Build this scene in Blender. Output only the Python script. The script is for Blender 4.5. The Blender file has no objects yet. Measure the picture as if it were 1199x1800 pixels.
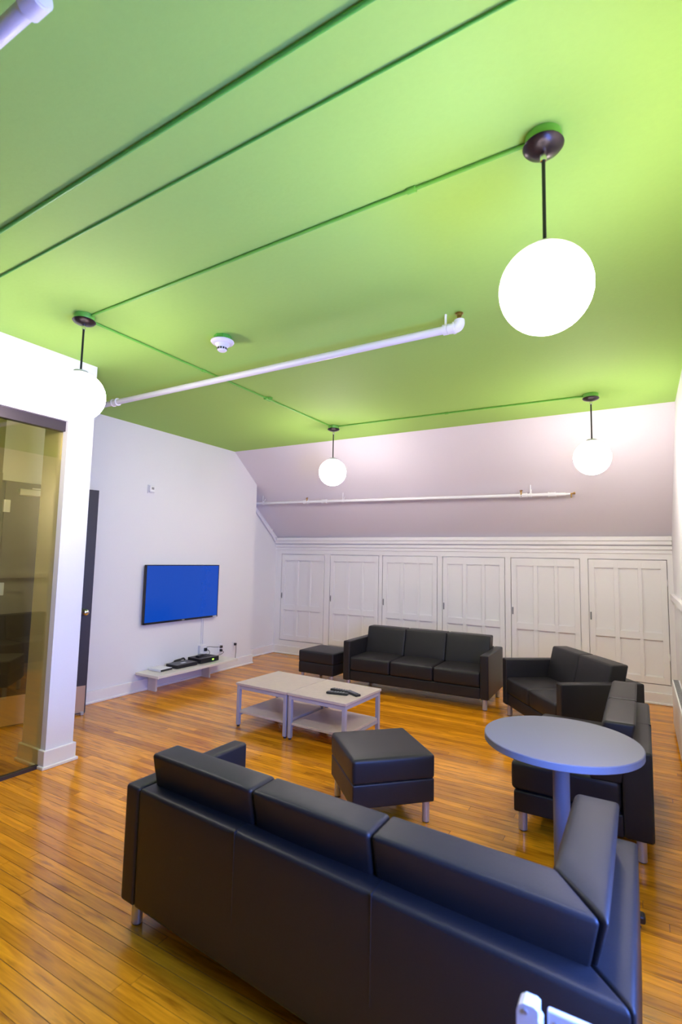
import bpy, bmesh, math, random
from mathutils import Vector, Matrix
random.seed(7)
S = bpy.context.scene
COL = S.collection

# ------------------------------------------------------------------ camera
cam = bpy.data.cameras.new('camera')
camo = bpy.data.objects.new('camera', cam); COL.objects.link(camo)
cam.sensor_fit = 'HORIZONTAL'; cam.sensor_width = 24.0
cam.lens = 24.0 * 903.15 / 1199.0
cam.clip_start = 0.05
yaw, pitch, roll = math.radians(30.235), math.radians(5.261), math.radians(1.199)
fwd = Vector((-math.sin(yaw)*math.cos(pitch), math.cos(yaw)*math.cos(pitch), math.sin(pitch)))
r0 = Vector((math.cos(yaw), math.sin(yaw), 0)); u0 = r0.cross(fwd)
rt = math.cos(roll)*r0 + math.sin(roll)*u0; up = -math.sin(roll)*r0 + math.cos(roll)*u0
M = Matrix((rt, up, -fwd)).transposed().to_4x4(); M.translation = (0, 0, 1.52)
camo.matrix_world = M
cam.dof.use_dof = True; cam.dof.focus_distance = 4.6; cam.dof.aperture_fstop = 2.8
S.camera = camo

# ------------------------------------------------------------------ world, daylight, exposure
w = bpy.data.worlds.new('world'); S.world = w; w.use_nodes = True
bg = w.node_tree.nodes['Background']; bg.inputs[0].default_value = (0.35, 0.55, 1.0, 1); bg.inputs[1].default_value = 1.0
LAMP = 26.0            # globe emission, lower half
LAMP_TOP = 1.2         # emission at the globe's top, set weak to tame the ceiling hot spot
LAMP_COL = (1.0, 0.885, 0.86)
def area(name, loc, rot, sx, sy, power, col):
    l = bpy.data.lights.new(name, 'AREA'); l.shape = 'RECTANGLE'; l.size = sx; l.size_y = sy
    l.energy = power; l.color = col
    o = bpy.data.objects.new(name, l); COL.objects.link(o); o.location = loc; o.rotation_euler = rot
    return o
# daylight entering by the window in the right-hand wall, just outside the frame
area('window_daylight', (0.50, 1.30, 1.22), (math.radians(90), 0, math.radians(90)), 1.15, 0.95, 66, (0.11, 0.24, 1.0))
S.view_settings.view_transform = 'Standard'; S.view_settings.look = 'None'
S.view_settings.gamma = 1.0; S.view_settings.use_curve_mapping = False
S.view_settings.exposure = 1.33

# ------------------------------------------------------------------ materials
def mat(name, col, rough=0.5, metal=0.0, bump=0.0, scale=200, spec=0.5, coat=0.0, var=0.0, emit=None, es=0.0, detail=3):
    m = bpy.data.materials.new(name); m.use_nodes = True
    nt = m.node_tree; b = nt.nodes['Principled BSDF']
    b.inputs['Base Color'].default_value = (*col, 1); b.inputs['Roughness'].default_value = rough
    b.inputs['Metallic'].default_value = metal; b.inputs['Specular IOR Level'].default_value = spec
    b.inputs['Coat Weight'].default_value = coat; b.inputs['Coat Roughness'].default_value = 0.08
    tc = nt.nodes.new('ShaderNodeTexCoord'); n = nt.nodes.new('ShaderNodeTexNoise')
    n.inputs['Scale'].default_value = scale; n.inputs['Detail'].default_value = detail
    nt.links.new(tc.outputs['Object'], n.inputs['Vector'])
    if bump:
        bp = nt.nodes.new('ShaderNodeBump'); bp.inputs['Strength'].default_value = bump; bp.inputs['Distance'].default_value = 0.002
        nt.links.new(n.outputs['Fac'], bp.inputs['Height']); nt.links.new(bp.outputs['Normal'], b.inputs['Normal'])
    if var:
        r = nt.nodes.new('ShaderNodeMix'); r.data_type = 'RGBA'
        r.inputs[6].default_value = (*[c*(1-var) for c in col], 1); r.inputs[7].default_value = (*[min(1, c*(1+var)) for c in col], 1)
        nt.links.new(n.outputs['Fac'], r.inputs[0]); nt.links.new(r.outputs[2], b.inputs['Base Color'])
    if emit:
        b.inputs['Emission Color'].default_value = (*emit, 1); b.inputs['Emission Strength'].default_value = es
    return m
M_wall = mat('white_wall_paint', (0.785, 0.78, 0.79), 0.6, bump=0.15, scale=90, var=0.015)
M_slope = mat('white_slope_shaded', (0.74, 0.70, 0.75), 0.65, bump=0.15, scale=90, var=0.015)  # wall white with the slope's lavender shade mixed into its colour
M_trim = mat('white_gloss_paint', (0.82, 0.80, 0.80), 0.38, bump=0.08, scale=60, var=0.01)
M_green = mat('green_ceiling_paint', (0.35, 0.60, 0.12), 0.75, bump=0.35, scale=45, var=0.03)
M_greenpipe = mat('green_conduit_shaded', (0.09, 0.40, 0.05), 0.42, bump=0.1, scale=80, var=0.03)  # conduit green, its shade put into the colour
M_greenlight = mat('green_box_paint', (0.17, 0.50, 0.06), 0.42, bump=0.1, scale=80, var=0.03)  # lighter copy of the same green, for lamp runs and boxes
M_leather = mat('black_leather', (0.017, 0.0155, 0.0165), 0.42, bump=0.35, scale=420, var=0.25, spec=0.36)
M_seam = mat('black_leather_seam', (0.012, 0.012, 0.014), 0.42, bump=0.2, scale=500, var=0.2)
M_legmetal = mat('satin_grey_metal', (0.55, 0.56, 0.62), 0.35, metal=0.6, bump=0.03, scale=300, var=0.04)
M_framemetal = mat('lavender_grey_powder_coat', (0.42, 0.42, 0.50), 0.4, metal=0.15, bump=0.05, scale=400, var=0.05)
M_laminate = mat('grey_wood_laminate', (0.56, 0.46, 0.395), 0.42, bump=0.05, scale=30, var=0.12, detail=6)
M_roundtop = mat('slate_grey_laminate', (0.17, 0.17, 0.20), 0.5, bump=0.04, scale=300, var=0.08)
M_blackmetal = mat('black_metal', (0.018, 0.018, 0.022), 0.35, metal=0.3, bump=0.03, scale=200, var=0.1)
M_canopy = mat('dark_bronze_metal', (0.05, 0.04, 0.045), 0.28, metal=0.75, bump=0.04, scale=150, var=0.15)
M_chrome = mat('chrome', (0.75, 0.75, 0.78), 0.12, metal=1.0, bump=0.02, scale=100, var=0.03)
M_brass = mat('brass', (0.45, 0.27, 0.10), 0.3, metal=1.0, bump=0.05, scale=100, var=0.1)
M_pipe = mat('white_pipe_paint', (0.80, 0.79, 0.82), 0.38, bump=0.1, scale=120, var=0.02)
M_blackplastic = mat('black_plastic', (0.012, 0.012, 0.014), 0.32, bump=0.05, scale=400, var=0.1)
M_whiteplastic = mat('white_plastic', (0.78, 0.78, 0.80), 0.35, bump=0.03, scale=200, var=0.02)
M_door = mat('dark_door_paint', (0.042, 0.037, 0.044), 0.42, bump=0.08, scale=80, var=0.12)
M_kick = mat('brushed_brass_plate', (0.62, 0.47, 0.34), 0.38, metal=0.7, bump=0.06, scale=240, var=0.08)
M_header = mat('dark_anodised_header', (0.07, 0.055, 0.07), 0.35, metal=0.5, bump=0.03, scale=200, var=0.1)
M_shelf = mat('cream_laminate', (0.74, 0.70, 0.62), 0.4, bump=0.04, scale=60, var=0.04)
M_gap = mat('dark_joint', (0.07, 0.03, 0.008), 0.8, bump=0.1, scale=60, var=0.2)
M_grille = mat('grey_grille', (0.25, 0.25, 0.26), 0.45, metal=0.3, bump=0.1, scale=300, var=0.1)
M_recess = mat('olive_taupe', (0.24, 0.195, 0.11), 0.55, bump=0.1, scale=80, var=0.04)  # one even olive tone, darker than the white walls
M_screen = mat('blue_screen', (0.003, 0.006, 0.02), 0.16, spec=0.25, bump=0.0, scale=20, var=0.05, emit=(0.002, 0.045, 0.34), es=0.55)
M_led = mat('green_led', (0.1, 0.5, 0.05), 0.3, var=0.05, emit=(0.25, 1.0, 0.05), es=2.0)
M_globe = mat('lit_opal_glass', (0.9, 0.9, 0.88), 0.2, var=0.01, emit=LAMP_COL, es=LAMP)

def globe_light():   # emission dimmed towards the globe's top so the ceiling above burns out less
    nt = M_globe.node_tree; b = nt.nodes['Principled BSDF']
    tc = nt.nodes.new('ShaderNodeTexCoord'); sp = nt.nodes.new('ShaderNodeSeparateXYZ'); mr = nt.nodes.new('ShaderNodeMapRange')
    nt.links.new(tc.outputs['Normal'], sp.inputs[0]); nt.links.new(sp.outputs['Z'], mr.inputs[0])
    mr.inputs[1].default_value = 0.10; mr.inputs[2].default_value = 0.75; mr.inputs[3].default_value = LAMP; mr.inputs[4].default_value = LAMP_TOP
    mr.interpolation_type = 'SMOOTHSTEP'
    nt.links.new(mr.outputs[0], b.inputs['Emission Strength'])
globe_light()

def glass_mat():
    m = bpy.data.materials.new('amber_tinted_glass'); m.use_nodes = True; nt = m.node_tree; nt.nodes.clear()
    out = nt.nodes.new('ShaderNodeOutputMaterial'); mx = nt.nodes.new('ShaderNodeMixShader')
    t = nt.nodes.new('ShaderNodeBsdfTransparent'); g = nt.nodes.new('ShaderNodeBsdfGlossy'); f = nt.nodes.new('ShaderNodeFresnel')
    t.inputs[0].default_value = (0.92, 0.89, 0.66, 1); g.inputs[0].default_value = (1, 0.92, 0.58, 1); g.inputs['Roughness'].default_value = 0.0
    ge = nt.nodes.new('ShaderNodeNewGeometry'); io = nt.nodes.new('ShaderNodeMapRange')
    io.inputs[3].default_value = 1.9; io.inputs[4].default_value = 1/1.9      # same glass seen from either face
    nt.links.new(ge.outputs['Backfacing'], io.inputs[0]); nt.links.new(io.outputs[0], f.inputs[0])
    nt.links.new(f.outputs[0], mx.inputs[0]); nt.links.new(t.outputs[0], mx.inputs[1]); nt.links.new(g.outputs[0], mx.inputs[2])
    nt.links.new(mx.outputs[0], out.inputs[0]); return m
M_glass = glass_mat()

def floor_mat():
    m = bpy.data.materials.new('honey_oak_strip'); m.use_nodes = True; nt = m.node_tree; b = nt.nodes['Principled BSDF']
    N = nt.nodes.new; L = nt.links.new
    at = N('ShaderNodeAttribute'); at.attribute_name = 'tint'
    tc = N('ShaderNodeTexCoord')
    add = N('ShaderNodeVectorMath'); add.operation = 'MULTIPLY_ADD'
    L(tc.outputs['Object'], add.inputs[0]); add.inputs[1].default_value = (1.6, 22, 1)
    cmb = N('ShaderNodeCombineXYZ'); mu = N('ShaderNodeMath'); mu.operation = 'MULTIPLY'; mu.inputs[1].default_value = 37.0
    L(at.outputs['Fac'], mu.inputs[0]); L(mu.outputs[0], cmb.inputs[0]); L(mu.outputs[0], cmb.inputs[2]); L(cmb.outputs[0], add.inputs[2])
    n = N('ShaderNodeTexNoise'); n.inputs['Scale'].default_value = 2.6; n.inputs['Detail'].default_value = 6; n.inputs['Distortion'].default_value = 0.6
    L(add.outputs[0], n.inputs['Vector'])
    r1 = N('ShaderNodeValToRGB'); e = r1.color_ramp.elements
    e[0].position = 0.30; e[0].color = (0.66, 0.24, 0.006, 1); e[1].position = 0.72; e[1].color = (0.97, 0.41, 0.012, 1)
    L(n.outputs['Fac'], r1.inputs[0])
    r2 = N('ShaderNodeValToRGB'); e = r2.color_ramp.elements
    e[0].position = 0.0; e[0].color = (0.66, 0.60, 0.52, 1); e[1].position = 1.0; e[1].color = (1.12, 1.12, 1.12, 1)
    L(at.outputs['Fac'], r2.inputs[0])
    mx = N('ShaderNodeMix'); mx.data_type = 'RGBA'; mx.blend_type = 'MULTIPLY'; mx.inputs[0].default_value = 1.0
    L(r1.outputs[0], mx.inputs[6]); L(r2.outputs[0], mx.inputs[7])
    # dark streaks and knots of the wood itself
    kv = N('ShaderNodeVectorMath'); kv.operation = 'MULTIPLY_ADD'; kv.inputs[1].default_value = (3.2, 26, 1)
    L(tc.outputs['Object'], kv.inputs[0]); L(cmb.outputs[0], kv.inputs[2])
    kn = N('ShaderNodeTexNoise'); kn.inputs['Scale'].default_value = 1.3; kn.inputs['Detail'].default_value = 3; L(kv.outputs[0], kn.inputs['Vector'])
    kr = N('ShaderNodeValToRGB'); e = kr.color_ramp.elements
    e[0].position = 0.27; e[0].color = (0.42, 0.34, 0.26, 1); e[1].position = 0.44; e[1].color = (1, 1, 1, 1); L(kn.outputs['Fac'], kr.inputs[0])
    mk = N('ShaderNodeMix'); mk.data_type = 'RGBA'; mk.blend_type = 'MULTIPLY'; mk.inputs[0].default_value = 0.85
    L(mx.outputs[2], mk.inputs[6]); L(kr.outputs[0], mk.inputs[7])
    # worn patches of finish
    n2 = N('ShaderNodeTexNoise'); n2.inputs['Scale'].default_value = 1.1; n2.inputs['Detail'].default_value = 4
    L(tc.outputs['Object'], n2.inputs['Vector'])
    mr = N('ShaderNodeMapRange'); mr.inputs[1].default_value = 0.3; mr.inputs[2].default_value = 0.7; mr.inputs[3].default_value = 0.12; mr.inputs[4].default_value = 0.24
    L(n2.outputs['Fac'], mr.inputs[0]); L(mr.outputs[0], b.inputs['Roughness'])
    L(mk.outputs[2], b.inputs['Base Color'])
    b.inputs['Specular IOR Level'].default_value = 0.5
    bp = N('ShaderNodeBump'); bp.inputs['Strength'].default_value = 0.08; bp.inputs['Distance'].default_value = 0.002
    L(n.outputs['Fac'], bp.inputs['Height']); L(bp.outputs['Normal'], b.inputs['Normal'])
    return m
M_floor = floor_mat()

# ------------------------------------------------------------------ builders
def link(name, bm, m, parent=None, smooth=False, warp=None):
    if warp:
        for v in bm.verts: v.co = warp(v.co)
    bmesh.ops.recalc_face_normals(bm, faces=bm.faces)
    me = bpy.data.meshes.new(name); bm.to_mesh(me); bm.free()
    me.materials.append(m)
    if smooth:
        for p in me.polygons: p.use_smooth = True
        if smooth != 'all':
            me.set_sharp_from_angle(angle=math.radians(40))
    o = bpy.data.objects.new(name, me); COL.objects.link(o)
    if parent: o.parent = parent
    return o
def NB(): return bmesh.new()
def box(bm, x0, x1, y0, y1, z0, z1, bev=0.0, seg=2):
    r = bmesh.ops.create_cube(bm, size=1.0); vs = r['verts']
    for v in vs:
        v.co = Vector(((x0+x1)/2 + v.co.x*(x1-x0), (y0+y1)/2 + v.co.y*(y1-y0), (z0+z1)/2 + v.co.z*(z1-z0)))
    if bev:
        es = list({e for v in vs for e in v.link_edges})
        bmesh.ops.bevel(bm, geom=es, offset=bev, segments=seg, affect='EDGES', profile=0.5)
    return bm
def B(*a, **k): return box(NB(), *a, **k)
def cyl(bm, p0, p1, r, seg=16, r2=None):
    p0, p1 = Vector(p0), Vector(p1); d = p1 - p0
    q = d.to_track_quat('Z', 'Y').to_matrix().to_4x4(); q.translation = (p0+p1)/2
    bmesh.ops.create_cone(bm, cap_ends=True, segments=seg, radius1=r, radius2=r if r2 is None else r2, depth=d.length, matrix=q)
    return bm
def C(*a, **k): return cyl(NB(), *a, **k)
def lathe(bm, prof, seg=32, center=(0, 0, 0)):
    c = Vector(center); rings = []
    for r, z in prof:
        if r < 1e-5: rings.append([bm.verts.new(c + Vector((0, 0, z)))])
        else: rings.append([bm.verts.new(c + Vector((r*math.cos(2*math.pi*i/seg), r*math.sin(2*math.pi*i/seg), z))) for i in range(seg)])
    for a, b in zip(rings, rings[1:]):
        for i in range(seg):
            j = (i+1) % seg
            q = [a[i % len(a)], a[j % len(a)], b[j % len(b)], b[i % len(b)]]
            u = []
            for v in q:
                if v not in u: u.append(v)
            if len(u) > 2: bm.faces.new(u)
    return bm
def tube(bm, pts, r, seg=8):
    pts = [Vector(p) for p in pts]; rings = []
    for i, p in enumerate(pts):
        d = (pts[min(i+1, len(pts)-1)] - pts[max(i-1, 0)]).normalized()
        a = d.orthogonal().normalized() if i == 0 else (rings_n - d*rings_n.dot(d)).normalized()
        rings_n = a; b = d.cross(a)
        rings.append([bm.verts.new(p + r*(math.cos(t)*a + math.sin(t)*b)) for t in [2*math.pi*k/seg for k in range(seg)]])
    for A, Bq in zip(rings, rings[1:]):
        for k in range(seg): bm.faces.new((A[k], A[(k+1) % seg], Bq[(k+1) % seg], Bq[k]))
    bm.faces.new(rings[0]); bm.faces.new(rings[-1][::-1]); return bm
def smoothpath(pts, n=6):
    P = [Vector(p) for p in pts]; out = []
    for i in range(len(P)-1):
        a = P[max(i-1, 0)]; b = P[i]; c = P[i+1]; d = P[min(i+2, len(P)-1)]
        for k in range(n):
            t = k/n
            out.append(0.5*((2*b) + (c-a)*t + (2*a-5*b+4*c-d)*t*t + (3*b-a-3*c+d)*t**3))
    out.append(P[-1]); return out
def cushion(hx, hy, hz, r=0.03, puff=(0, 0, 0), center=(0, 0, 0), n=5):
    """rounded, softly inflated block"""
    bm = NB(); h = (hx, hy, hz)
    def grid(a):
        rr = min(r, a*0.95); g = [-a, -a+0.3*rr, -a+0.65*rr, -a+rr]
        inner = [-a+rr + (2*a-2*rr)*k/n for k in range(1, n)]
        return g + inner + [-x for x in reversed(g)]
    G = [grid(a) for a in h]; vd = {}
    def V(i, j, k):
        if (i, j, k) not in vd: vd[(i, j, k)] = bm.verts.new((G[0][i], G[1][j], G[2][k]))
        return vd[(i, j, k)]
    L = [len(g)-1 for g in G]
    for i in range(L[0]):
        for j in range(L[1]):
            for k in (0, L[2]): bm.faces.new((V(i, j, k), V(i+1, j, k), V(i+1, j+1, k), V(i, j+1, k)))
    for i in range(L[0]):
        for k in range(L[2]):
            for j in (0, L[1]): bm.faces.new((V(i, j, k), V(i+1, j, k), V(i+1, j, k+1), V(i, j, k+1)))
    for j in range(L[1]):
        for k in range(L[2]):
            for i in (0, L[0]): bm.faces.new((V(i, j, k), V(i, j+1, k), V(i, j+1, k+1), V(i, j, k+1)))
    for v in bm.verts:
        p = v.co.copy()
        c = Vector([max(-(a-min(r, a*.95)), min(a-min(r, a*.95), x)) for a, x in zip(h, p)])
        d = p - c; l = d.length
        if l > 1e-6: p = c + d*(min(r, min(h)*.95)/l) if l > min(r, min(h)*.95) else p
        u = [x/a for x, a in zip(v.co, h)]
        for ax in range(3):
            if abs(u[ax]) > 0.999:
                o = [q for q in range(3) if q != ax]
                p[ax] += math.copysign(puff[ax]*(1-u[o[0]]**2)*(1-u[o[1]]**2), u[ax])
        v.co = p + Vector(center)
    return bm
def thing(name, label, cat, loc=(0, 0, 0), rotz=0, group=None):
    o = bpy.data.objects.new(name, None); COL.objects.link(o); o.empty_display_size = 0.1
    o.location = loc; o.rotation_euler = (0, 0, rotz); o['label'] = label; o['category'] = cat
    if group: o['group'] = group
    return o
def tag(o, label, cat, group=None):
    o['label'] = label; o['category'] = cat
    if group: o['group'] = group
    return o
def struct(name, bm, m, smooth=False):
    o = link(name, bm, m, None, smooth); o['kind'] = 'structure'; return o
def dup(root, loc, rotz=0, label=None):
    r = root.copy(); COL.objects.link(r); r.location = loc; r.rotation_euler = (0, 0, rotz)
    if label: r['label'] = label
    for ch in list(root.children):
        c = ch.copy(); COL.objects.link(c); c.parent = r
        for g in ch.children:
            d = g.copy(); COL.objects.link(d); d.parent = c
    return r

# ------------------------------------------------------------------ room shell
H = 3.0; XL = -4.907; XR = 0.31; YB = 6.84; YF = -6.0; KNEE = 1.86; YS = 5.41
XJ = -5.20; YJ = 5.92
fl = struct('floor', B(-5.4, 0.45, YF-0.15, YB+0.15, -0.10, -0.0012), M_gap)
# oak strips laid along the room's width
rows = []; PW = 0.0585; y = -2.4; rid = 0
while y < YB - 0.001:
    x = -5.2 - random.random()*1.2
    while x < XR:
        l = random.uniform(1.3, 3.4); rows.append((max(x, -5.2), min(x+l, XR), y, min(y+PW, YB), random.random())); x += l
    y += PW
rows = [r for r in rows if r[1]-r[0] > 0.02]
def plank(bm, lay, r):
    x0, x1, y0, y1, t = r; g = random.choice((0.0002, 0.0003, 0.0005, 0.0009)); b = 0.0006
    top = [bm.verts.new((xx, yy, 0.0)) for xx, yy in ((x0+g+b, y0+g+b), (x1-g-b, y0+g+b), (x1-g-b, y1-g-b), (x0+g+b, y1-g-b))]
    bot = [bm.verts.new((xx, yy, -0.004)) for xx, yy in ((x0+g, y0+g), (x1-g, y0+g), (x1-g, y1-g), (x0+g, y1-g))]
    for v in top + bot: v[lay] = t
    bm.faces.new(top)
    for i in range(4): bm.faces.new((bot[i], bot[(i+1) % 4], top[(i+1) % 4], top[i]))
def seen(r):   # large in the photograph: near rows inside the view
    for fx in (0.0, 0.25, 0.5, 0.75, 1.0):
        p = Vector((r[0]+(r[1]-r[0])*fx, (r[2]+r[3])/2, 0)) - Vector((0, 0, 1.52))
        d = p.dot(fwd)
        if d > 0.2 and abs(p.dot(rt)/d) < 0.664 and abs(p.dot(up)/d) < 0.997: return True
    return False
vis = sorted([r for r in rows if seen(r)], key=lambda r: r[2])[:300]; vs = set(vis)
for r in vis:
    bm = NB(); lay = bm.verts.layers.float.new('tint'); plank(bm, lay, r); link('plank', bm, M_floor, fl)
bm = NB(); lay = bm.verts.layers.float.new('tint')
for r in rows:
    if r not in vs: plank(bm, lay, r)
o = link('planks', bm, M_floor, fl); o['kind'] = 'stuff'

struct('ceiling', B(-5.4, 0.45, YF-0.15, YS, H, H+0.12), M_green)
# sloped upper back wall
def prism(pts, x0, x1):
    bm = NB(); a = [bm.verts.new((x0, p[0], p[1])) for p in pts]; b = [bm.verts.new((x1, p[0], p[1])) for p in pts]
    bm.faces.new(a); bm.faces.new(b[::-1])
    for i in range(len(pts)):
        j = (i+1) % len(pts); bm.faces.new((a[i], b[i], b[j], a[j]))
    return bm
struct('wall_slope', prism([(YS, H), (YB+0.02, KNEE-0.016), (YB+0.14, KNEE), (YB+0.14, KNEE+0.14), (YS+0.1, H+0.12), (YS, H+0.12)], -5.4, 0.45), M_slope)
# left wall with doorway and a jog near the back corner
DY0, DY1, DZ = 2.40, 3.19, 2.165
bm = NB()
box(bm, -5.05, XL, DY1, YJ, 0, H)
box(bm, -5.05, XL, DY0, DY1, DZ, H)
struct('wall_left', bm, M_wall)
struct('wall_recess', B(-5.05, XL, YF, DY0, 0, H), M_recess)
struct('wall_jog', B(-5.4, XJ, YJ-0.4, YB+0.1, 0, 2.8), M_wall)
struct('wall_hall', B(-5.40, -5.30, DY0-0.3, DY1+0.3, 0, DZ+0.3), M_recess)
# right-hand wall with the window that lets the daylight in
WY0, WY1, WZ0, WZ1 = 0.70, 1.90, 0.70, 1.75
bm = NB()
box(bm, XR, 0.45, WY1, YB+0.1, 0, H); box(bm, XR, 0.45, YF-0.15, WY0, 0, H)
box(bm, XR, 0.45, WY0, WY1, 0, WZ0); box(bm, XR, 0.45, WY0, WY1, WZ1, H)
struct('wall_right', bm, M_wall)
struct('wall_front', B(-5.4, XR, YF-0.15, YF, 0, H), M_wall)
bm = NB()
for a, b in ((WY0, WY0+0.03), (WY1-0.03, WY1)): box(bm, XR+0.03, XR+0.1, a, b, WZ0, WZ1)
for a, b in ((WZ0, WZ0+0.03), (WZ1-0.03, WZ1), (1.22, 1.24)): box(bm, XR+0.03, XR+0.1, WY0, WY1, a, b)
struct('window_1', bm, M_trim)

# partition: pier, bulkhead, glass
PX, PXI, PY0, PY1, GZ = -3.69, -3.99, 2.235, 2.44, 2.435
bm = NB(); box(bm, PXI, PX, PY0, PY1, 0, H); box(bm, PXI, PX, YF, PY0, GZ+0.075, H)
struct('wall_partition', bm, M_wall)
win = struct('window_2', B(PX-0.085, PX-0.03, YF, PY0, GZ, GZ+0.075), M_header)
win['label'] = 'amber-tinted glass partition pane under a dark header'
link('sill_channel', B(PX-0.075, PX-0.035, YF, PY0, 0, 0.022), M_header, win)
link('pane', B(PX-0.062, PX-0.052, YF, PY0-0.004, 0.02, GZ+0.002), M_glass, win)

# baseboards
def baseboard(name, segs):
    bm = NB()
    for x0, x1, y0, y1, ax in segs:
        box(bm, x0, x1, y0, y1, 0, 0.125, 0.003, 1)
        e = 0.014
        if ax == 'x+': box(bm, x0, x1+e, y0, y1, 0, 0.022, 0.004, 1)
        elif ax == 'y-': box(bm, x0, x1, y0-e, y1, 0, 0.022, 0.004, 1)
        elif ax == 'x-': box(bm, x0-e, x1, y0, y1, 0, 0.022, 0.004, 1)
        elif ax == 'all': box(bm, x0-e, x1+e, y0-e, y1+e, 0, 0.022, 0.004, 1)
    return struct(name, bm, M_trim)
baseboard('baseboard_left', [(XL, XL+0.02, DY1+0.005, YJ+0.02, 'x+'), (XJ, XJ+0.02, YJ, YB, 'x+')])
baseboard('baseboard_partition', [(PXI-0.018, PX+0.018, PY0-0.018, PY1+0.018, 'all')])
baseboard('baseboard_right', [(XR-0.02, XR, YF, YB-0.03, 'x-')])
baseboard('baseboard_back', [(XJ+0.02, XR-0.02, YB-0.032, YB-0.012, 'y-')])

# ------------------------------------------------------------------ knee wall and cupboards
FY = YB - 0.012                      # face of the frame round the cupboards
doors = [(-5.085, -4.254), (-4.158, -3.317), (-3.263, -2.423), (-2.355, -1.513), (-1.445, -0.631), (-0.548, 0.258)]
Z0, Z1 = 0.21, 1.59
bm = NB()
box(bm, XJ-0.05, XR+0.05, YB+0.02, YB+0.14, 0, KNEE+0.02)
box(bm, XJ-0.05, XR+0.05, FY, YB+0.02, 0, Z0); box(bm, XJ-0.05, XR+0.05, FY, YB+0.02, Z1, KNEE-0.02)
edges = [XJ-0.05] + [v for d in doors for v in d] + [XR+0.05]
for a, b in zip(edges[::2], edges[1::2]): box(bm, a, b, FY, YB+0.02, Z0, Z1)
struct('wall_back', bm, M_trim)
def trim(name, z0, z1, d):
    struct(name, B(XJ, XR, FY-d, FY+0.002, z0, z1, 0.006, 2), M_trim)
trim('trim_1', 1.800, 1.852, 0.055)
trim('trim_2', 1.755, 1.800, 0.040)
trim('trim_3', 1.700, 1.740, 0.022)
trim('trim_4', 1.655, 1.668, 0.012)
struct('trim_5', prism([(YF, 1.155), (YB-0.03, 1.155), (YB-0.03, 1.215), (YF, 1.215)], XR-0.035, XR), M_trim)
place = ['leftmost, in the corner beside the television wall', 'second from the left, behind the far ottoman', 'third from the left, behind the left half of the far sofa',
         'fourth from the left, behind the right half of the far sofa', 'fifth from the left, behind the gap between far sofa and loveseat', 'rightmost, beside the right wall']
gap = 0.008
for (x0, x1), pl in zip(doors, place):
    x0 += gap; x1 -= gap; W = x1-x0; t = thing('cupboard_door', 'white six-panel cupboard door, ' + pl, 'cupboard door', (x0, FY, Z0+gap), 0, 'built-in cupboard doors')
    hgt = Z1-Z0-2*gap
    cols = [(0.065*W+0.01, 0.335*W), (0.395*W, 0.645*W), (0.69*W, 0.925*W)]; rws = [(0.075, 0.475), (0.555, hgt-0.095)]
    bm = NB()
    xs = [0] + [v for c in cols for v in c] + [W]
    for a, b in zip(xs[::2], xs[1::2]): box(bm, a, b, 0, 0.03, 0, hgt, 0.0015, 1)
    zs = [0] + [v for r in rws for v in r] + [hgt]
    for c in cols:
        for a, b in zip(zs[::2], zs[1::2]): box(bm, c[0]-0.001, c[1]+0.001, 0.0003, 0.03, a, b, 0.0015, 1)
    link('frame', bm, M_trim, t)
    for c in cols:
        for r in rws:
            bm = NB(); box(bm, c[0]-0.001, c[1]+0.001, 0.020, 0.029, r[0]-0.001, r[1]+0.001)
            # sloped fillet along the panel's edges
            for q in (c[0], c[1]-0.008): box(bm, q, q+0.008, 0.010, 0.021, r[0], r[1])
            for q in (r[0], r[1]-0.008): box(bm, c[0], c[1], 0.010, 0.021, q, q+0.008)
            link('panel', bm, M_trim, t)
    bm = NB(); box(bm, 0.008, 0.024, -0.003, 0.002, 0.655, 0.745, 0.001, 1); box(bm, 0.012, 0.020, -0.016, -0.002, 0.67, 0.73, 0.003, 2)
    link('latch', bm, M_grille, t)
    for hz in (0.30, hgt-0.25):
        bm = NB(); cyl(bm, (W+0.001, -0.006, hz-0.035), (W+0.001, -0.006, hz+0.035), 0.006, 10); box(bm, W-0.03, W, -0.002, 0.001, hz-0.03, hz+0.03)
        link('hinge', bm, M_trim, t)

# ------------------------------------------------------------------ room door, ajar behind the pier
HX, HY = -4.865, DY0+0.012; FX, FYd = -4.645, 3.17
ang = math.atan2(FYd-HY, FX-HX); DW = math.hypot(FYd-HY, FX-HX)
d1 = struct('door_1', B(0, DW, -0.022, 0.022, 0.012, 2.15, 0.002, 1), M_door)
d1.location = (HX, HY, 0); d1.rotation_euler = (0, 0, ang)
d1['label'] = 'dark grey door standing ajar behind the white pier'
link('kick_plate', B(0.02, DW-0.012, -0.0245, -0.0215, 0.02, 0.268, 0.0008, 1), M_kick, d1)
bm = NB(); lathe(bm, [(0, 0.0), (0.034, 0.0), (0.034, 0.006), (0.014, 0.012), (0.012, 0.03), (0.026, 0.042), (0.031, 0.056), (0.026, 0.068), (0.012, 0.074), (0, 0.075)], 24)
for v in bm.verts: v.co = Vector((DW-0.07+v.co.x, -0.022-v.co.z, 0.965+v.co.y))
link('knob', bm, M_chrome, d1, 'all')
for hz in (0.28, 1.2, 1.93):
    bm = NB(); cyl(bm, (-0.004, -0.026, hz-0.055), (-0.004, -0.026, hz+0.055), 0.008, 10); box(bm, 0, 0.045, -0.025, -0.021, hz-0.055, hz+0.055)
    link('hinge', bm, M_legmetal, d1)
bm = NB(); box(bm, 0.10, 0.36, -0.075, -0.022, 2.03, 2.09, 0.006, 2); box(bm, 0.2, 0.5, -0.06, -0.045, 2.095, 2.105)
link('door_closer', bm, M_legmetal, d1)
bm = NB(); box(bm, DW-0.05, DW-0.02, -0.05, -0.022, 0.0, 0.03, 0.004, 1); link('door_stop', bm, M_legmetal, d1)
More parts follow.
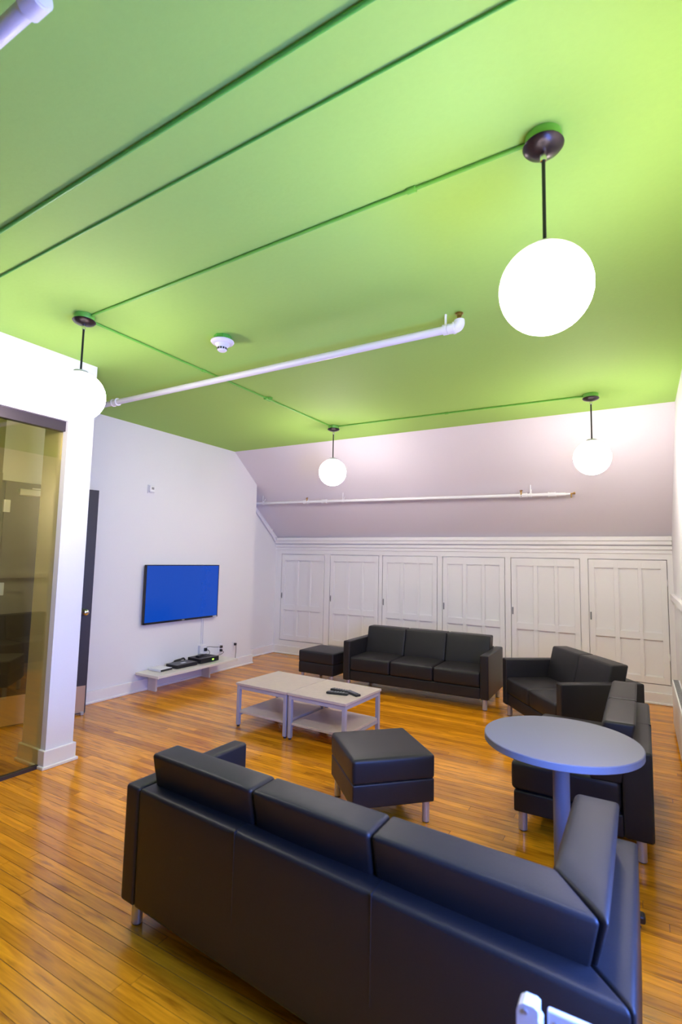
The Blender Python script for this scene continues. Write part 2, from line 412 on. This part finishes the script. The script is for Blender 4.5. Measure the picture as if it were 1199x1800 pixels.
bm = NB(); box(bm, -5.06, XL+0.012, DY0-0.06, DY0, 0, DZ+0.06); box(bm, -5.06, XL-0.001, DY1-0.012, DY1, 0, DZ); box(bm, -5.06, XL-0.001, DY0, DY1, DZ-0.004, DZ)
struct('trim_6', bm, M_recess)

# ------------------------------------------------------------------ sofas
HA, HLEG = 0.56, 0.112
def sofa(name, label, loc, rotz, W, D, n, arms=(True, True), warp=None, corner=False, hleg=HLEG, tb=0.10, AW=0.088):
    t = thing(name, label, 'sofa', loc, rotz, 'black leather sofas')
    w = W/2
    def L(nm, bm, m=M_leather, par=None, smooth=True): return link(nm, bm, m, par or t, smooth, warp)
    AR = 0.105 if corner else AW
    xl = -w + (AR if arms[0] else 0); xr = w - (AW if arms[1] else 0)
    for s, on in ((-1, arms[0]), (1, arms[1])):
        if on:
            aw = AR if s < 0 else AW; c = s*(w - aw/2)
            bm = cushion(aw/2, D/2, (HA-hleg)/2, 0.014, (0.002, 0, 0.001), (c, D/2, (HA+hleg)/2))
            if corner and s < 0:                         # mitred into the back
                for v in bm.verts:
                    f = max(0.0, (v.co.y-D/2)/(D/2)); end = D - tb*min(1, max(0, (v.co.x+w)/aw)) - 0.001
                    v.co.y += f*(end-D)
            L('arm', bm)
    xb = -w if corner else xl
    bm = cushion((xr-xb)/2-0.001, tb/2, (HA-hleg)/2, 0.016, (0, 0.002, 0.001), ((xb+xr)/2, D-tb/2, (HA+hleg)/2), n=8)
    if corner:
        for v in bm.verts:
            f = max(0.0, (xr-v.co.x)/(xr-xb)); v.co.x += f*AR*min(1, max(0, (D-v.co.y)/tb))
    bf = L('back_frame', bm)
    for k in range(1, n):
        x = xl + (xr-xl)*k/n
        bm = NB(); box(bm, x-0.0018, x+0.0018, D-tb+0.01, D+0.0026, HA-0.30, HA+0.0016, 0.0008, 1)
        L('seam', bm, M_seam, bf, False)
    L('base', cushion((xr-xl)/2-0.001, (D-tb)/2-0.006, (0.226-hleg)/2, 0.010, (0, 0.003, 0), ((xl+xr)/2, (D-tb)/2+0.008, (0.226+hleg)/2), n=8))
    sw = (xr-xl)/n
    for k in range(n):
        L('seat_cushion', cushion(sw/2-0.002, (D-tb)/2-0.004, 0.079, 0.026, (0, 0.008, 0.012), (xl+sw*(k+.5), (D-tb)/2-0.004, 0.3065)))
    # back cushions lean on the frame
    def lean(bm, z0, z1, slope):
        for v in bm.verts:
            tt = (v.co.z-z0)/(z1-z0); v.co.y += slope*(tt-1.0)
        return bm
    z0, z1, th = 0.375, 0.692, 0.155; cy = D-(0.122 if corner else 0.145)
    if not corner: splits = [xl + sw*k for k in range(n+1)]
    else: splits = corner['splits']
    for a, b in zip(splits, splits[1:]):
        bm = cushion((b-a)/2-0.0015, th/2, (z1-z0)/2, 0.017, (0, 0.006, 0.005), ((a+b)/2, cy, (z0+z1)/2), n=6)
        lean(bm, z0, z1, 0.075)
        if corner and (a, b) == (splits[0], splits[1]):      # mitred end meeting the return cushion
            xo = corner['xo']; xi = corner['xi']
            for v in bm.verts:
                f = (b - v.co.x)/(b-a); yy = (v.co.y-(cy-th/2-0.01))/(th+0.02)
                end = xo*yy + xi*(1-yy) + 0.002
                v.co.x = b + (end-b)*f if f > 0.02 else v.co.x
        L('back_cushion', bm)
    if corner:
        xo, xi, ye = corner['xo'], corner['xi'], corner['ye']; c = (xo+xi)/2; hy = (cy+th/2-ye)/2
        bm = cushion((xi-xo)/2, hy, (z1-z0)/2, 0.017, (0.006, 0, 0.005), (c, ye+hy, (z0+z1)/2), n=6)
        for v in bm.verts:
            tt = (v.co.z-z0)/(z1-z0); v.co.x -= -0.075*(1.0-tt)*1.0
            f = (v.co.y-ye)/(2*hy); xx = (v.co.x-xo)/(xi-xo)
            end = (cy+th/2)*(1-xx) + (cy-th/2)*xx - 0.002
            v.co.y = ye + (end-ye)*f if f > 0.03 else v.co.y
        L('back_cushion', bm)
    for x in (-w+0.05, w-0.05):
        for yy in (0.055, D-0.06):
            bm = NB(); cyl(bm, (x, yy, 0.006), (x, yy, hleg+0.002), 0.024, 20)
            lg = L('leg', bm, M_legmetal)
            bm = NB(); cyl(bm, (x, yy, 0), (x, yy, 0.008), 0.020, 16); L('foot', bm, M_blackplastic, lg)
    return t
sofa('sofa', 'black leather three-seat sofa facing forward against the white cupboards', (-2.228, 5.414, 0), 0.021, 1.697, 0.715, 3)
sofa('loveseat', 'black leather two-seat sofa with two arms, angled beside the far sofa', (-0.911, 5.002, 0), -0.942, 1.141, 0.715, 2)
sofa('armless_loveseat', 'black leather armless two-seat sofa behind the round grey table', (-0.68, 3.735, 0), -math.pi/2, 1.13, 0.705, 2, (False, False), tb=0.14)
NBL, NBR, NFR, NFL = Vector((-1.905, 1.515)), Vector((-0.035, 1.365)), Vector((-0.035, 2.165)), Vector((-1.885, 2.165))
NO = Vector((-0.95, 1.80, 0)); NW, ND = 1.85, 0.73
def nwarp(p):
    u = p.x/NW+0.5; v = p.y/ND                     # u: from the far arm side ; v: front to back
    q = NFR.lerp(NFL, u).lerp(NBR.lerp(NBL, u), v)
    return Vector((q.x-NO.x, q.y-NO.y, p.z))
sofa('corner_sofa', 'black leather three-seat sofa with cushioned corner, seen from its back in the foreground', NO, 0, NW, ND, 3, (True, True), nwarp,
     {'splits': [-0.85, -0.235, 0.255, 0.822], 'xo': -0.876, 'xi': -0.732, 'ye': 0.025}, hleg=0.10)

# ottomans
def ottoman(label, loc, rotz):
    t = thing('ottoman', label, 'ottoman', loc, rotz, 'black leather ottomans'); s = 0.2525
    link('base', cushion(s-0.003, s-0.003, 0.066, 0.010, (0.003, 0.003, 0), (0, 0, 0.188), n=5), M_leather, t, True)
    link('seat_cushion', cushion(s, s, 0.069, 0.020, (0.004, 0.004, 0.010), (0, 0, 0.321), n=6), M_leather, t, True)
    for x in (-1, 1):
        for yy in (-1, 1):
            lg = link('leg', C((x*0.212, yy*0.212, 0.006), (x*0.212, yy*0.212, 0.126), 0.021, 20), M_legmetal, t, True)
            link('foot', C((x*0.212, yy*0.212, 0), (x*0.212, yy*0.212, 0.008), 0.018, 16), M_blackplastic, lg, True)
ottoman('square black leather ottoman turned cornerwise in the middle of the floor', (-1.432, 3.005, 0), math.radians(45))
ottoman('square black leather ottoman beside the left arm of the far sofa', (-3.455, 5.64, 0), math.radians(-1))

# ------------------------------------------------------------------ coffee tables
def coffee(label, loc, rotz):
    t = thing('coffee_table', label, 'coffee table', loc, rotz, 'paired coffee tables'); a, b = 0.292, 0.303; z = 0.385
    link('tabletop', B(-a, a, -b, b, z-0.022, z, 0.003, 2), M_laminate, t)
    bm = NB(); k = 0.012
    for s in (-1, 1):
        box(bm, -a+k, a-k, s*(b-0.022)-0.012, s*(b-0.022)+0.012, z-0.055, z-0.022)
        box(bm, s*(a-0.022)-0.012, s*(a-0.022)+0.012, -b+k, b-k, z-0.055, z-0.022)
    link('apron', bm, M_framemetal, t)
    for s in (-1, 1):
        for q in (-1, 1):
            lg = link('leg', B(s*(a-0.024)-0.016, s*(a-0.024)+0.016, q*(b-0.024)-0.016, q*(b-0.024)+0.016, 0.014, z-0.022, 0.002, 1), M_framemetal, t)
            link('glide', C((s*(a-0.024), q*(b-0.024), 0), (s*(a-0.024), q*(b-0.024), 0.016), 0.013, 12), M_blackplastic, lg)
    link('shelf', B(-a+0.02, a-0.02, -b+0.02, b-0.02, 0.118, 0.138, 0.002, 1), M_laminate, t)
    bm = NB()
    for s in (-1, 1): box(bm, s*(a-0.024)-0.010, s*(a-0.024)+0.010, -b+0.03, b-0.03, 0.096, 0.118)
    link('shelf_rail', bm, M_framemetal, t)
cr = math.radians(-2.2)
coffee('low grey laminate coffee table with shelf, left of the pair', (-2.912, 3.975, 0), cr)
coffee('low grey laminate coffee table with shelf, carrying the remotes', (-2.322, 3.952, 0), cr)
def remote(loc, rz, label, l=0.19, wd=0.044):
    t = thing('remote_control', label, 'remote control', loc, rz, 'remotes on the coffee table')
    link('body', cushion(l/2, wd/2, 0.009, 0.006, (0, 0, 0.002), (0, 0, 0.009), n=3), M_blackplastic, t, True)
    bm = NB()
    for i in range(6):
        for j in (-1, 0, 1): box(bm, -l*0.4+i*l*0.13, -l*0.4+i*l*0.13+0.012, j*0.012-0.004, j*0.012+0.004, 0.017, 0.0215)
    o = link('buttons', bm, M_grille, t); o['kind'] = 'stuff'
remote((-2.245, 3.855, 0.385), math.radians(12), 'black remote control nearest the front edge of the coffee table')
remote((-2.265, 3.945, 0.385), math.radians(-2), 'black remote control farthest back on the coffee table')
remote((-2.135, 3.925, 0.385), math.radians(-28), 'black remote control lying askew, rightmost of the three', 0.17, 0.05)

# ------------------------------------------------------------------ round table
rtb = thing('round_table', 'round slate-grey pedestal table in front of the armless loveseat', 'table', (-0.341, 2.635, 0), 0)
TZ, TR = 0.724, 0.337
link('tabletop', lathe(NB(), [(0, TZ-0.032), (TR-0.004, TZ-0.032), (TR, TZ-0.029), (TR, TZ-0.003), (TR-0.003, TZ), (0, TZ)], 96), M_roundtop, rtb, True)
link('column', C((0, 0, 0.05), (0, 0, TZ-0.03), 0.036, 32), M_roundtop, rtb, True)
link('top_plate', B(-0.12, 0.12, -0.12, 0.12, TZ-0.042, TZ-0.031, 0.002, 1), M_blackmetal, rtb)
for k in range(4):
    a = math.radians(2+90*k); bm = NB(); box(bm, 0.0, 0.318, -0.024, 0.024, 0.03, 0.062, 0.010, 3)
    for v in bm.verts:
        f = v.co.x/0.318; v.co.z += (1-f)*0.02*(1 if v.co.z > 0.046 else 0)
        v.co = Matrix.Rotation(a, 3, 'Z') @ v.co
    ft = link('foot', bm, M_blackmetal, rtb, True)
    cx, cy = 0.285*math.cos(a), 0.285*math.sin(a)
    bm = NB(); cyl(bm, (cx, cy, 0.008), (cx, cy, 0.034), 0.008, 12); cyl(bm, (cx, cy, 0), (cx, cy, 0.010), 0.017, 16)
    link('glide', bm, M_chrome, ft, True)

# ------------------------------------------------------------------ pendant lamps
def pendant(label, x, y, zc):
    t = thing('pendant_lamp', label, 'pendant lamp', (x, y, H), 0, 'globe pendant lamps')
    link('junction_box', lathe(NB(), [(0, 0), (0.060, 0), (0.060, -0.028), (0.056, -0.034), (0, -0.034)], 28), M_greenlight, t, True)
    link('canopy', lathe(NB(), [(0, -0.034), (0.066, -0.034), (0.068, -0.038), (0.060, -0.048), (0.035, -0.058), (0.012, -0.063), (0, -0.063)], 40), M_canopy, t, True)
    link('swivel', lathe(NB(), [(0, -0.060), (0.011, -0.062), (0.013, -0.075), (0.010, -0.092), (0, -0.094)], 20), M_chrome, t, True)
    r = 0.150; d = zc-H
    link('rod', C((0, 0, -0.09), (0, 0, d+r+0.005), 0.0062, 14), M_blackmetal, t, True)
    link('collar', lathe(NB(), [(0, d+r+0.014), (0.010, d+r+0.014), (0.040, d+r+0.006), (0.044, d+r-0.010), (0, d+r-0.010)], 28), M_legmetal, t, True)
    prof = [(r*math.sin(math.pi*i/24), d+r*math.cos(math.pi*i/24)) for i in range(1, 24)]
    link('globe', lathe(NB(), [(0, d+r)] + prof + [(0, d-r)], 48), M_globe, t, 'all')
L1, L2, L3, L4 = (-2.956, 1.845), (-0.252, 1.775), (-2.922, 4.81), (-0.335, 4.86)
pendant('lit white globe pendant lamp in front of the glass partition', *L1, 2.487)
pendant('lit white globe pendant lamp nearest the camera, largest of the four', *L2, 2.445)
pendant('lit white globe pendant lamp hanging farthest away, left over the far sofa', *L3, 2.478)
pendant('lit white globe pendant lamp over the angled loveseat by the right wall', *L4, 2.440)

# conduits on the ceiling
def conduit(label, pts, r, clips=(), box_at=None, M_greenpipe=M_greenlight):
    t = thing('ceiling_conduit', label, 'conduit', (*pts[0], H), 0, 'green painted ceiling conduits')
    p0 = Vector((*pts[0], H)); P = [Vector((*p, H-r-0.001))-p0 for p in pts]
    link('pipe', tube(NB(), P, r, 10), M_greenpipe, t, True)
    a, b = P[0], P[-1]
    for f in clips:
        c = a.lerp(b, f); d = (b-a).normalized(); bm = NB(); cyl(bm, c-d*0.018, c+d*0.018, r*1.7, 12); link('coupling', bm, M_greenpipe, t, True)
    if box_at is not None:
        c = a.lerp(b, box_at); d = (b-a).normalized(); bm = NB(); cyl(bm, c-d*0.035, c+d*0.035, r*2.6, 12)
        cyl(bm, c, c+Vector((0.05, 0, 0)), r*1.6, 10)
        link('junction_fitting', bm, M_greenpipe, t, True)
conduit('thin green conduit between the nearest lamp and the lamp by the partition', [(L2[0]-0.055, L2[1]), (L1[0]+0.055, L1[1]+0.01)], 0.0075, (0.17,))
conduit('thin green conduit between the lamp by the partition and the farthest lamp', [(L1[0]-0.02, L1[1]+0.055), (L3[0]-0.02, L3[1]-0.055)], 0.0075, (0.34,), 0.62)
conduit('thin green conduit between the two lamps over the far seating', [(L3[0]+0.055, L3[1]+0.01), (L4[0]-0.055, L4[1]+0.01)], 0.0075, (0.5,))
conduit('shade-darkened green straight conduit crossing the ceiling, nearer the lamps', [(-5.0, 1.40), (0.31, 1.255)], 0.0048, (), None, M_greenpipe)
conduit('shade-darkened green straight conduit crossing the ceiling, nearest the camera', [(-5.0, 1.20), (0.31, 1.06)], 0.0075, (), None, M_greenpipe)

# sprinkler pipes
def bigpipe(label, a, b, r, group, parts):
    a, b = Vector(a), Vector(b); t = thing('sprinkler_pipe', label, 'pipe', a, 0, group); d = (b-a).normalized()
    link('pipe', C((0, 0, 0), b-a, r, 24), M_pipe, t, True)
    for kind, f in parts:
        c = (b-a)*f
        if kind == 'coupling':
            bm = NB(); cyl(bm, c-d*0.03, c+d*0.03, r*1.28, 20); cyl(bm, c-d*0.036, c-d*0.024, r*1.45, 20); cyl(bm, c+d*0.024, c+d*0.036, r*1.45, 20)
            link('coupling', bm, M_pipe, t, True)
        elif kind == 'hanger':
            top = H - (a.z + c.z) if group == 'ceiling' else 0
            bm = NB(); cyl(bm, c-d*0.014, c+d*0.014, r*1.3, 20); cyl(bm, c+Vector((0, 0, r)), c+Vector((0, 0, top)), 0.007, 10)
            link('hanger', bm, M_pipe, t, True)
    return t, a, b, d
t, a, b, d = bigpipe('thick white sprinkler pipe running under the green ceiling past the smoke detector', (-0.925, 2.87, 2.905), (XL, 2.93, 2.905), 0.0245, 'ceiling',
                     [('hanger', 0.012), ('coupling', 0.80)])
bm = NB(); tube(bm, smoothpath([(-0.03, 0, 0), (0.02, 0, 0), (0.036, 0, 0.016), (0.036, 0, 0.04)], 5), 0.031, 16); cyl(bm, (0.0, 0, 0), (0.012, 0, 0), 0.036, 16)
link('elbow', bm, M_pipe, t, True)
bm = NB(); cyl(bm, (0.036, 0, 0.036), (0.036, 0, 0.06), 0.012, 12); lathe(bm, [(0, 0.06), (0.006, 0.06), (0.014, 0.064), (0.016, 0.078), (0.024, 0.080), (0.024, 0.083), (0, 0.083)], 16, (0.036, 0, 0))
link('sprinkler_head', bm, M_brass, t, True)

n = Vector((0, 1.14, 1.43)).normalized()
t = thing('sprinkler_pipe', 'white sprinkler pipe running along the sloped upper wall', 'pipe', (-5.17, 6.10, 2.345), 0)
e = Vector((4.47, 0.055, -0.05))
link('pipe', C((0, 0, 0), e, 0.019, 20), M_pipe, t, True)
for x in (0.24, 1.63, 4.10):
    c = e*(x/4.47); bm = NB(); cyl(bm, c-Vector((0.014, 0, 0)), c+Vector((0.014, 0, 0)), 0.026, 16); cyl(bm, c, c+n*0.085, 0.006, 8); cyl(bm, c+Vector((0, -0.004, 0.015)), c+Vector((0, -0.004, 0.12)), 0.006, 8)
    link('hanger', bm, M_pipe, t, True)
for x in (1.02, 1.33, 4.02, 4.33):
    c = e*(x/4.47); bm = NB(); cyl(bm, c-Vector((0.035, 0, 0)), c+Vector((0.035, 0, 0)), 0.025, 16)
    for q in (-0.036, 0.036): cyl(bm, c+Vector((q-0.006, 0, 0)), c+Vector((q+0.006, 0, 0)), 0.029, 16)
    link('tee', bm, M_pipe, t, True)
for x in (1.05, 4.00):
    c = e*(x/4.47); bm = NB(); cyl(bm, c+n*-0.02, c+n*-0.02+Vector((0, -0.01, 0.06)), 0.010, 10); cyl(bm, c+Vector((0, -0.02, 0.048)), c+Vector((0, -0.024, 0.054)), 0.017, 12); link('sprinkler_head', bm, M_brass, t, True)
bm = NB(); c = e; cyl(bm, c-Vector((0.02, 0, 0)), c+Vector((0.05, 0, 0)), 0.014, 12, 0.010); link('end_plug', bm, M_pipe, t, True)
bm = NB(); cyl(bm, c+Vector((0.045, 0, 0)), c+Vector((0.085, 0, 0.004)), 0.009, 10); cyl(bm, c+Vector((0.06, -0.01, 0.005)), c+Vector((0.06, -0.015, -0.045)), 0.007, 8); cyl(bm, c+Vector((0.08, 0, 0.004)), c+Vector((0.1, 0, 0.006)), 0.013, 10)
link('drain_valve', bm, M_brass, t, True)
t = thing('drop_pipe', 'thin white pipe slanting down the left corner below the slope', 'pipe', (-5.165, 6.185, 2.288), 0)
e2 = Vector((0.0, 0.545, -0.452)); link('pipe', C((0, 0, 0), e2, 0.016, 16), M_pipe, t, True)
bm = NB(); cyl(bm, e2-Vector((0, 0.02, -0.02)), e2+Vector((0, 0.02, -0.025)), 0.024, 14); link('coupling', bm, M_pipe, t, True)
bm = NB(); c = e2*0.80; cyl(bm, c, c+n*0.075, 0.006, 8); link('hanger', bm, M_pipe, t, True)
t = thing('sprinkler_pipe', 'white pipe end with elbow at the ceiling corner nearest the camera', 'pipe', (-1.282, 0.612, 2.905), 0)
link('pipe', C((0, 0, 0), (-3.6, -0.02, 0), 0.0225, 24), M_pipe, t, True)
bm = NB(); cyl(bm, (-0.03, 0, 0), (0.028, 0, 0), 0.031, 20); cyl(bm, (0, 0, 0), (0, 0, 0.094), 0.022, 16); cyl(bm, (0.026, 0, 0), (0.034, 0, 0), 0.026, 20)
link('elbow', bm, M_pipe, t, True)

# smoke detector
t = thing('smoke_detector', 'white round smoke detector under the green ceiling', 'smoke detector', (-2.395, 2.475, H), 0)
link('mounting_box', lathe(NB(), [(0, 0), (0.058, 0), (0.058, -0.034), (0, -0.034)], 8), M_greenpipe, t)
link('base', lathe(NB(), [(0, -0.034), (0.076, -0.034), (0.078, -0.040), (0.070, -0.050), (0.048, -0.056), (0, -0.056)], 40), M_whiteplastic, t, True)
link('head', lathe(NB(), [(0, -0.055), (0.050, -0.056), (0.040, -0.072), (0.032, -0.078), (0.032, -0.096), (0.024, -0.104), (0, -0.106)], 32), M_whiteplastic, t, True)
bm = NB()
for k in range(12):
    a = 2*math.pi*k/12; q = Matrix.Rotation(a, 3, 'Z'); b2 = box(NB(), 0.030, 0.034, -0.005, 0.005, -0.094, -0.081)
    vs2 = [bm.verts.new(q @ v.co) for v in b2.verts]; b2.verts.index_update()
    for f in b2.faces: bm.faces.new([vs2[v.index] for v in f.verts])
    b2.free()
link('vent_slots', bm, M_blackplastic, t)

# ------------------------------------------------------------------ television and shelf
t = thing('television', 'wall-mounted flat television with a plain blue screen', 'television', (XL, 4.55, 1.075), 0)
y0, y1, z0, z1 = 3.965-4.55, 5.135-4.55, 0.735-1.075, 1.412-1.075; xf = 0.058
link('housing', B(0.022, xf-0.004, y0, y1, z0, z1, 0.004, 2), M_blackplastic, t)
bm = NB(); bz = 0.010
box(bm, xf-0.006, xf, y0, y0+bz, z0, z1); box(bm, xf-0.006, xf, y1-bz, y1, z0, z1); box(bm, xf-0.006, xf, y0, y1, z1-bz, z1); box(bm, xf-0.006, xf, y0, y1, z0, z0+0.022)
link('bezel', bm, M_blackplastic, t)
link('screen', B(xf-0.006, xf-0.002, y0+bz, y1-bz, z0+0.022, z1-bz), M_screen, t)
link('wall_bracket', B(0.0025, 0.024, -0.2, 0.2, -0.15, 0.15), M_blackmetal, t)
link('badge', B(xf, xf+0.001, -0.022, 0.018, z0+0.006, z0+0.016), M_legmetal, t)
link('sticker', B(xf, xf+0.001, y1-0.085, y1-0.015, z0+0.003, z0+0.017), M_whiteplastic, t)

SZ = 0.222
t = thing('media_shelf', 'long low cream shelf on two board legs under the television', 'shelf', (XL, 4.58, 0), 0)
link('shelf_board', B(0.021, 0.385, -0.655, 0.62, SZ-0.028, SZ, 0.003, 2), M_shelf, t)
for yy in (4.10-4.58, 4.93-4.58): link('leg', B(0.036, 0.165, yy-0.012, yy+0.012, 0, SZ-0.028, 0.001, 1), M_shelf, t)
bm = NB()
t = thing('white_box', 'flat white media box with dark front edge, leftmost on the shelf', 'media box', (-4.765, 4.165, SZ), math.radians(2))
link('body', B(-0.10, 0.095, -0.085, 0.085, 0.002, 0.026, 0.003, 2), M_whiteplastic, t)
link('front_panel', B(0.094, 0.098, -0.083, 0.083, 0.004, 0.023), M_blackplastic, t)
t = thing('disc_player', 'slim black player box in the middle of the low shelf', 'media box', (-4.725, 4.45, SZ), math.radians(-1))
link('body', B(-0.10, 0.09, -0.155, 0.155, 0.004, 0.042, 0.004, 2), M_blackplastic, t)
link('front_panel', B(0.089, 0.093, -0.150, 0.150, 0.008, 0.036, 0.001, 1), M_blackmetal, t)
link('label_strip', B(-0.01, 0.03, -0.03, 0.04, 0.0415, 0.0425), M_whiteplastic, t)
t = thing('cable_box', 'thick black receiver box with a green display on the low shelf', 'media box', (-4.72, 4.80, SZ), math.radians(-2))
link('body', B(-0.125, 0.10, -0.15, 0.15, 0.006, 0.062, 0.004, 2), M_blackplastic, t)
link('front_panel', B(0.099, 0.104, -0.146, 0.146, 0.010, 0.058, 0.001, 1), M_blackmetal, t)
link('display', B(0.104, 0.1055, 0.035, 0.06, 0.026, 0.042), M_led, t)
bm = NB()
for i in range(9): box(bm, -0.10+i*0.018, -0.092+i*0.018, -0.12, 0.12, 0.0615, 0.0635)
o = link('vent', bm, M_blackmetal, t)
t = thing('remote_control', 'small black remote control lying on top of the receiver box', 'remote control', (-4.77, 4.77, SZ+0.0635), math.radians(-68))
link('body', cushion(0.075, 0.022, 0.009, 0.006, (0, 0, 0.002), (0, 0, 0.009), n=3), M_blackplastic, t, True)
bm = NB()
pts = [(-4.862, 4.36), (-4.868, 4.44), (-4.858, 4.52), (-4.87, 4.60), (-4.868, 4.63), (-4.858, 4.55), (-4.868, 4.46), (-4.858, 4.60)]
tube(bm, smoothpath([(x, y, SZ+0.012+0.014*(i % 4)) for i, (x, y) in enumerate(pts)], 6), 0.010, 8)
tag(link('cable_bundle', bm, M_blackplastic, None, True), 'tangle of black cables behind the slim player box', 'cable')
# raceway, outlets, cords
t = thing('cable_raceway', 'thin white cable raceway running down the wall from the television', 'raceway', (XL, 4.93, 0.40), 0)
bm = NB(); box(bm, 0, 0.014, -0.022, -0.006, 0, 0.45, 0.002, 1); box(bm, 0, 0.014, 0.008, 0.024, 0, 0.45, 0.002, 1); link('channel', bm, M_whiteplastic, t)
def outlet(label, y, z, w=0.036, h=0.058):
    t = thing('wall_outlet', label, 'outlet', (XL, y, z), 0)
    link('plate', B(0, 0.008, -w, w, -h, h, 0.002, 1), M_whiteplastic, t)
    for q in (-0.024, 0.022):
        link('socket', B(0.007, 0.0095, -0.016, 0.016, q-0.013, q+0.013, 0.001, 1), M_trim, t)
    return t
outlet('white wall outlet to the right of the shelf, near the corner', 5.545, 0.30)
outlet('white wall outlet just right of the receiver box cords', 5.27, 0.30)
t = thing('surface_box', 'white surface box at the foot of the cable raceway', 'outlet', (XL, 4.925, 0.335), 0)
link('cover', B(0, 0.045, -0.055, 0.055, -0.055, 0.055, 0.004, 2), M_whiteplastic, t)
link('socket', B(0.044, 0.047, 0.005, 0.035, -0.02, 0.02, 0.001, 1), M_trim, t)
def plug(label, y, z, ppts):
    t = thing('plug_cord', label, 'cord', (XL+0.009, y, z), 0)
    bm = NB(); box(bm, 0.0008, 0.032, -0.014, 0.014, -0.016, 0.016, 0.004, 2); link('plug', bm, M_blackplastic, t, True)
    link('cord', tube(NB(), smoothpath([Vector((0.03, 0, -0.004))] + [Vector(p)-Vector((XL+0.009, y, z)) for p in ppts], 6), 0.0032, 8), M_blackplastic, t, True)
plug('black plug with cord looping back to the surface box', 5.27, 0.324, [(-4.84, 5.22, 0.33), (-4.84, 5.10, 0.345), (-4.85, 5.02, 0.36), (-4.875, 4.987, 0.355)])
plug('black plug with cord curving down to the receiver box', 5.27, 0.276, [(-4.84, 5.275, 0.255), (-4.83, 5.20, 0.235), (-4.82, 5.06, 0.230), (-4.80, 4.965, 0.245)])
plug('black plug with cord dropping to the baseboard near the corner', 5.545, 0.322, [(-4.865, 5.545, 0.25), (-4.875, 5.55, 0.15), (-4.878, 5.555, 0.135)])
t = thing('plug_cord', 'short black plug stuck into the surface box', 'cord', (XL+0.047, 4.945, 0.335), 0)
link('plug', B(0, 0.03, -0.016, 0.016, -0.02, 0.02, 0.004, 2), M_blackplastic, t)
link('cord', tube(NB(), smoothpath([(0.03, 0, 0), (0.05, 0.02, -0.01), (0.05, 0.04, -0.04), (0.045, 0.03, -0.062)], 5), 0.0035, 8), M_blackplastic, t, True)
# thermostat high on the wall
t = thing('motion_sensor', 'small white sensor high on the left wall above the television', 'sensor', (XL, 4.01, 2.285), 0)
link('back_plate', B(0, 0.010, -0.045, 0.045, -0.05, 0.05, 0.002, 1), M_whiteplastic, t)
link('housing', B(0.010, 0.038, -0.038, 0.038, -0.04, 0.042, 0.008, 3), M_whiteplastic, t, True)
link('lens', B(0.036, 0.0395, -0.018, 0.018, -0.005, 0.022, 0.001, 1), M_grille, t)

# heater along the right wall
t = thing('baseboard_heater', 'white convector heater low along the right wall', 'heater', (XR-0.02, 5.93, 0), 0)
link('cabinet', prism([(0, 0.045), (0, 0.445), (-2.4, 0.445), (-2.4, 0.045)], -0.062, -0.001), M_trim, t)
bm = NB()
for k in range(60): box(bm, -0.052, -0.012, -0.03-k*0.04, -0.012-k*0.04, 0.4448, 0.449)
o = link('grille', bm, M_grille, t); o['kind'] = 'stuff'
link('plinth', B(-0.05, -0.001, -2.38, -0.02, 0, 0.046), M_blackmetal, t)

# folded white stand in the foreground, behind the sofa
t = thing('folded_stand', 'white metal stand with rounded post and screwed plate, cut off at the bottom edge', 'stand', (-0.15, 1.02, 0), 0)
def slab(outline, y0, y1):
    bm = NB(); a = [bm.verts.new((x, y0, z)) for x, z in outline]; b = [bm.verts.new((x, y1, z)) for x, z in outline]
    bm.faces.new(a); bm.faces.new(b[::-1])
    for i in range(len(a)): bm.faces.new((a[i], b[i], b[(i+1) % len(a)], a[(i+1) % len(a)]))
    return bm
zt = 0.757
ol = [(-0.060, 0.05), (-0.060, zt-0.016), (-0.0565, zt-0.006), (-0.048, zt), (-0.030, zt), (-0.024, zt-0.004), (-0.024, zt-0.02), (-0.0195, zt-0.026), (-0.0195, zt-0.09), (-0.030, zt-0.11), (-0.030, 0.05)]
link('post', slab(ol, -0.014, 0.014), M_whiteplastic, t)
link('plate', B(-0.010, 0.165, -0.006, 0.006, 0.30, zt-0.001, 0.002, 1), M_whiteplastic, t)
for x, z in ((0.004, zt-0.018), (0.045, zt-0.018), (0.13, zt-0.018)):
    link('screw', C((x, -0.0085, z), (x, -0.0055, z), 0.004, 10), M_legmetal, t)
link('screw', C((-0.045, -0.0165, zt-0.012), (-0.045, -0.0135, zt-0.012), 0.004, 10), M_legmetal, t)
link('crossbar', B(-0.035, 0.15, -0.008, 0.008, 0.30, 0.33), M_whiteplastic, t)
link('foot', B(-0.07, 0.165, -0.10, 0.10, 0, 0.052, 0.006, 2), M_whiteplastic, t)
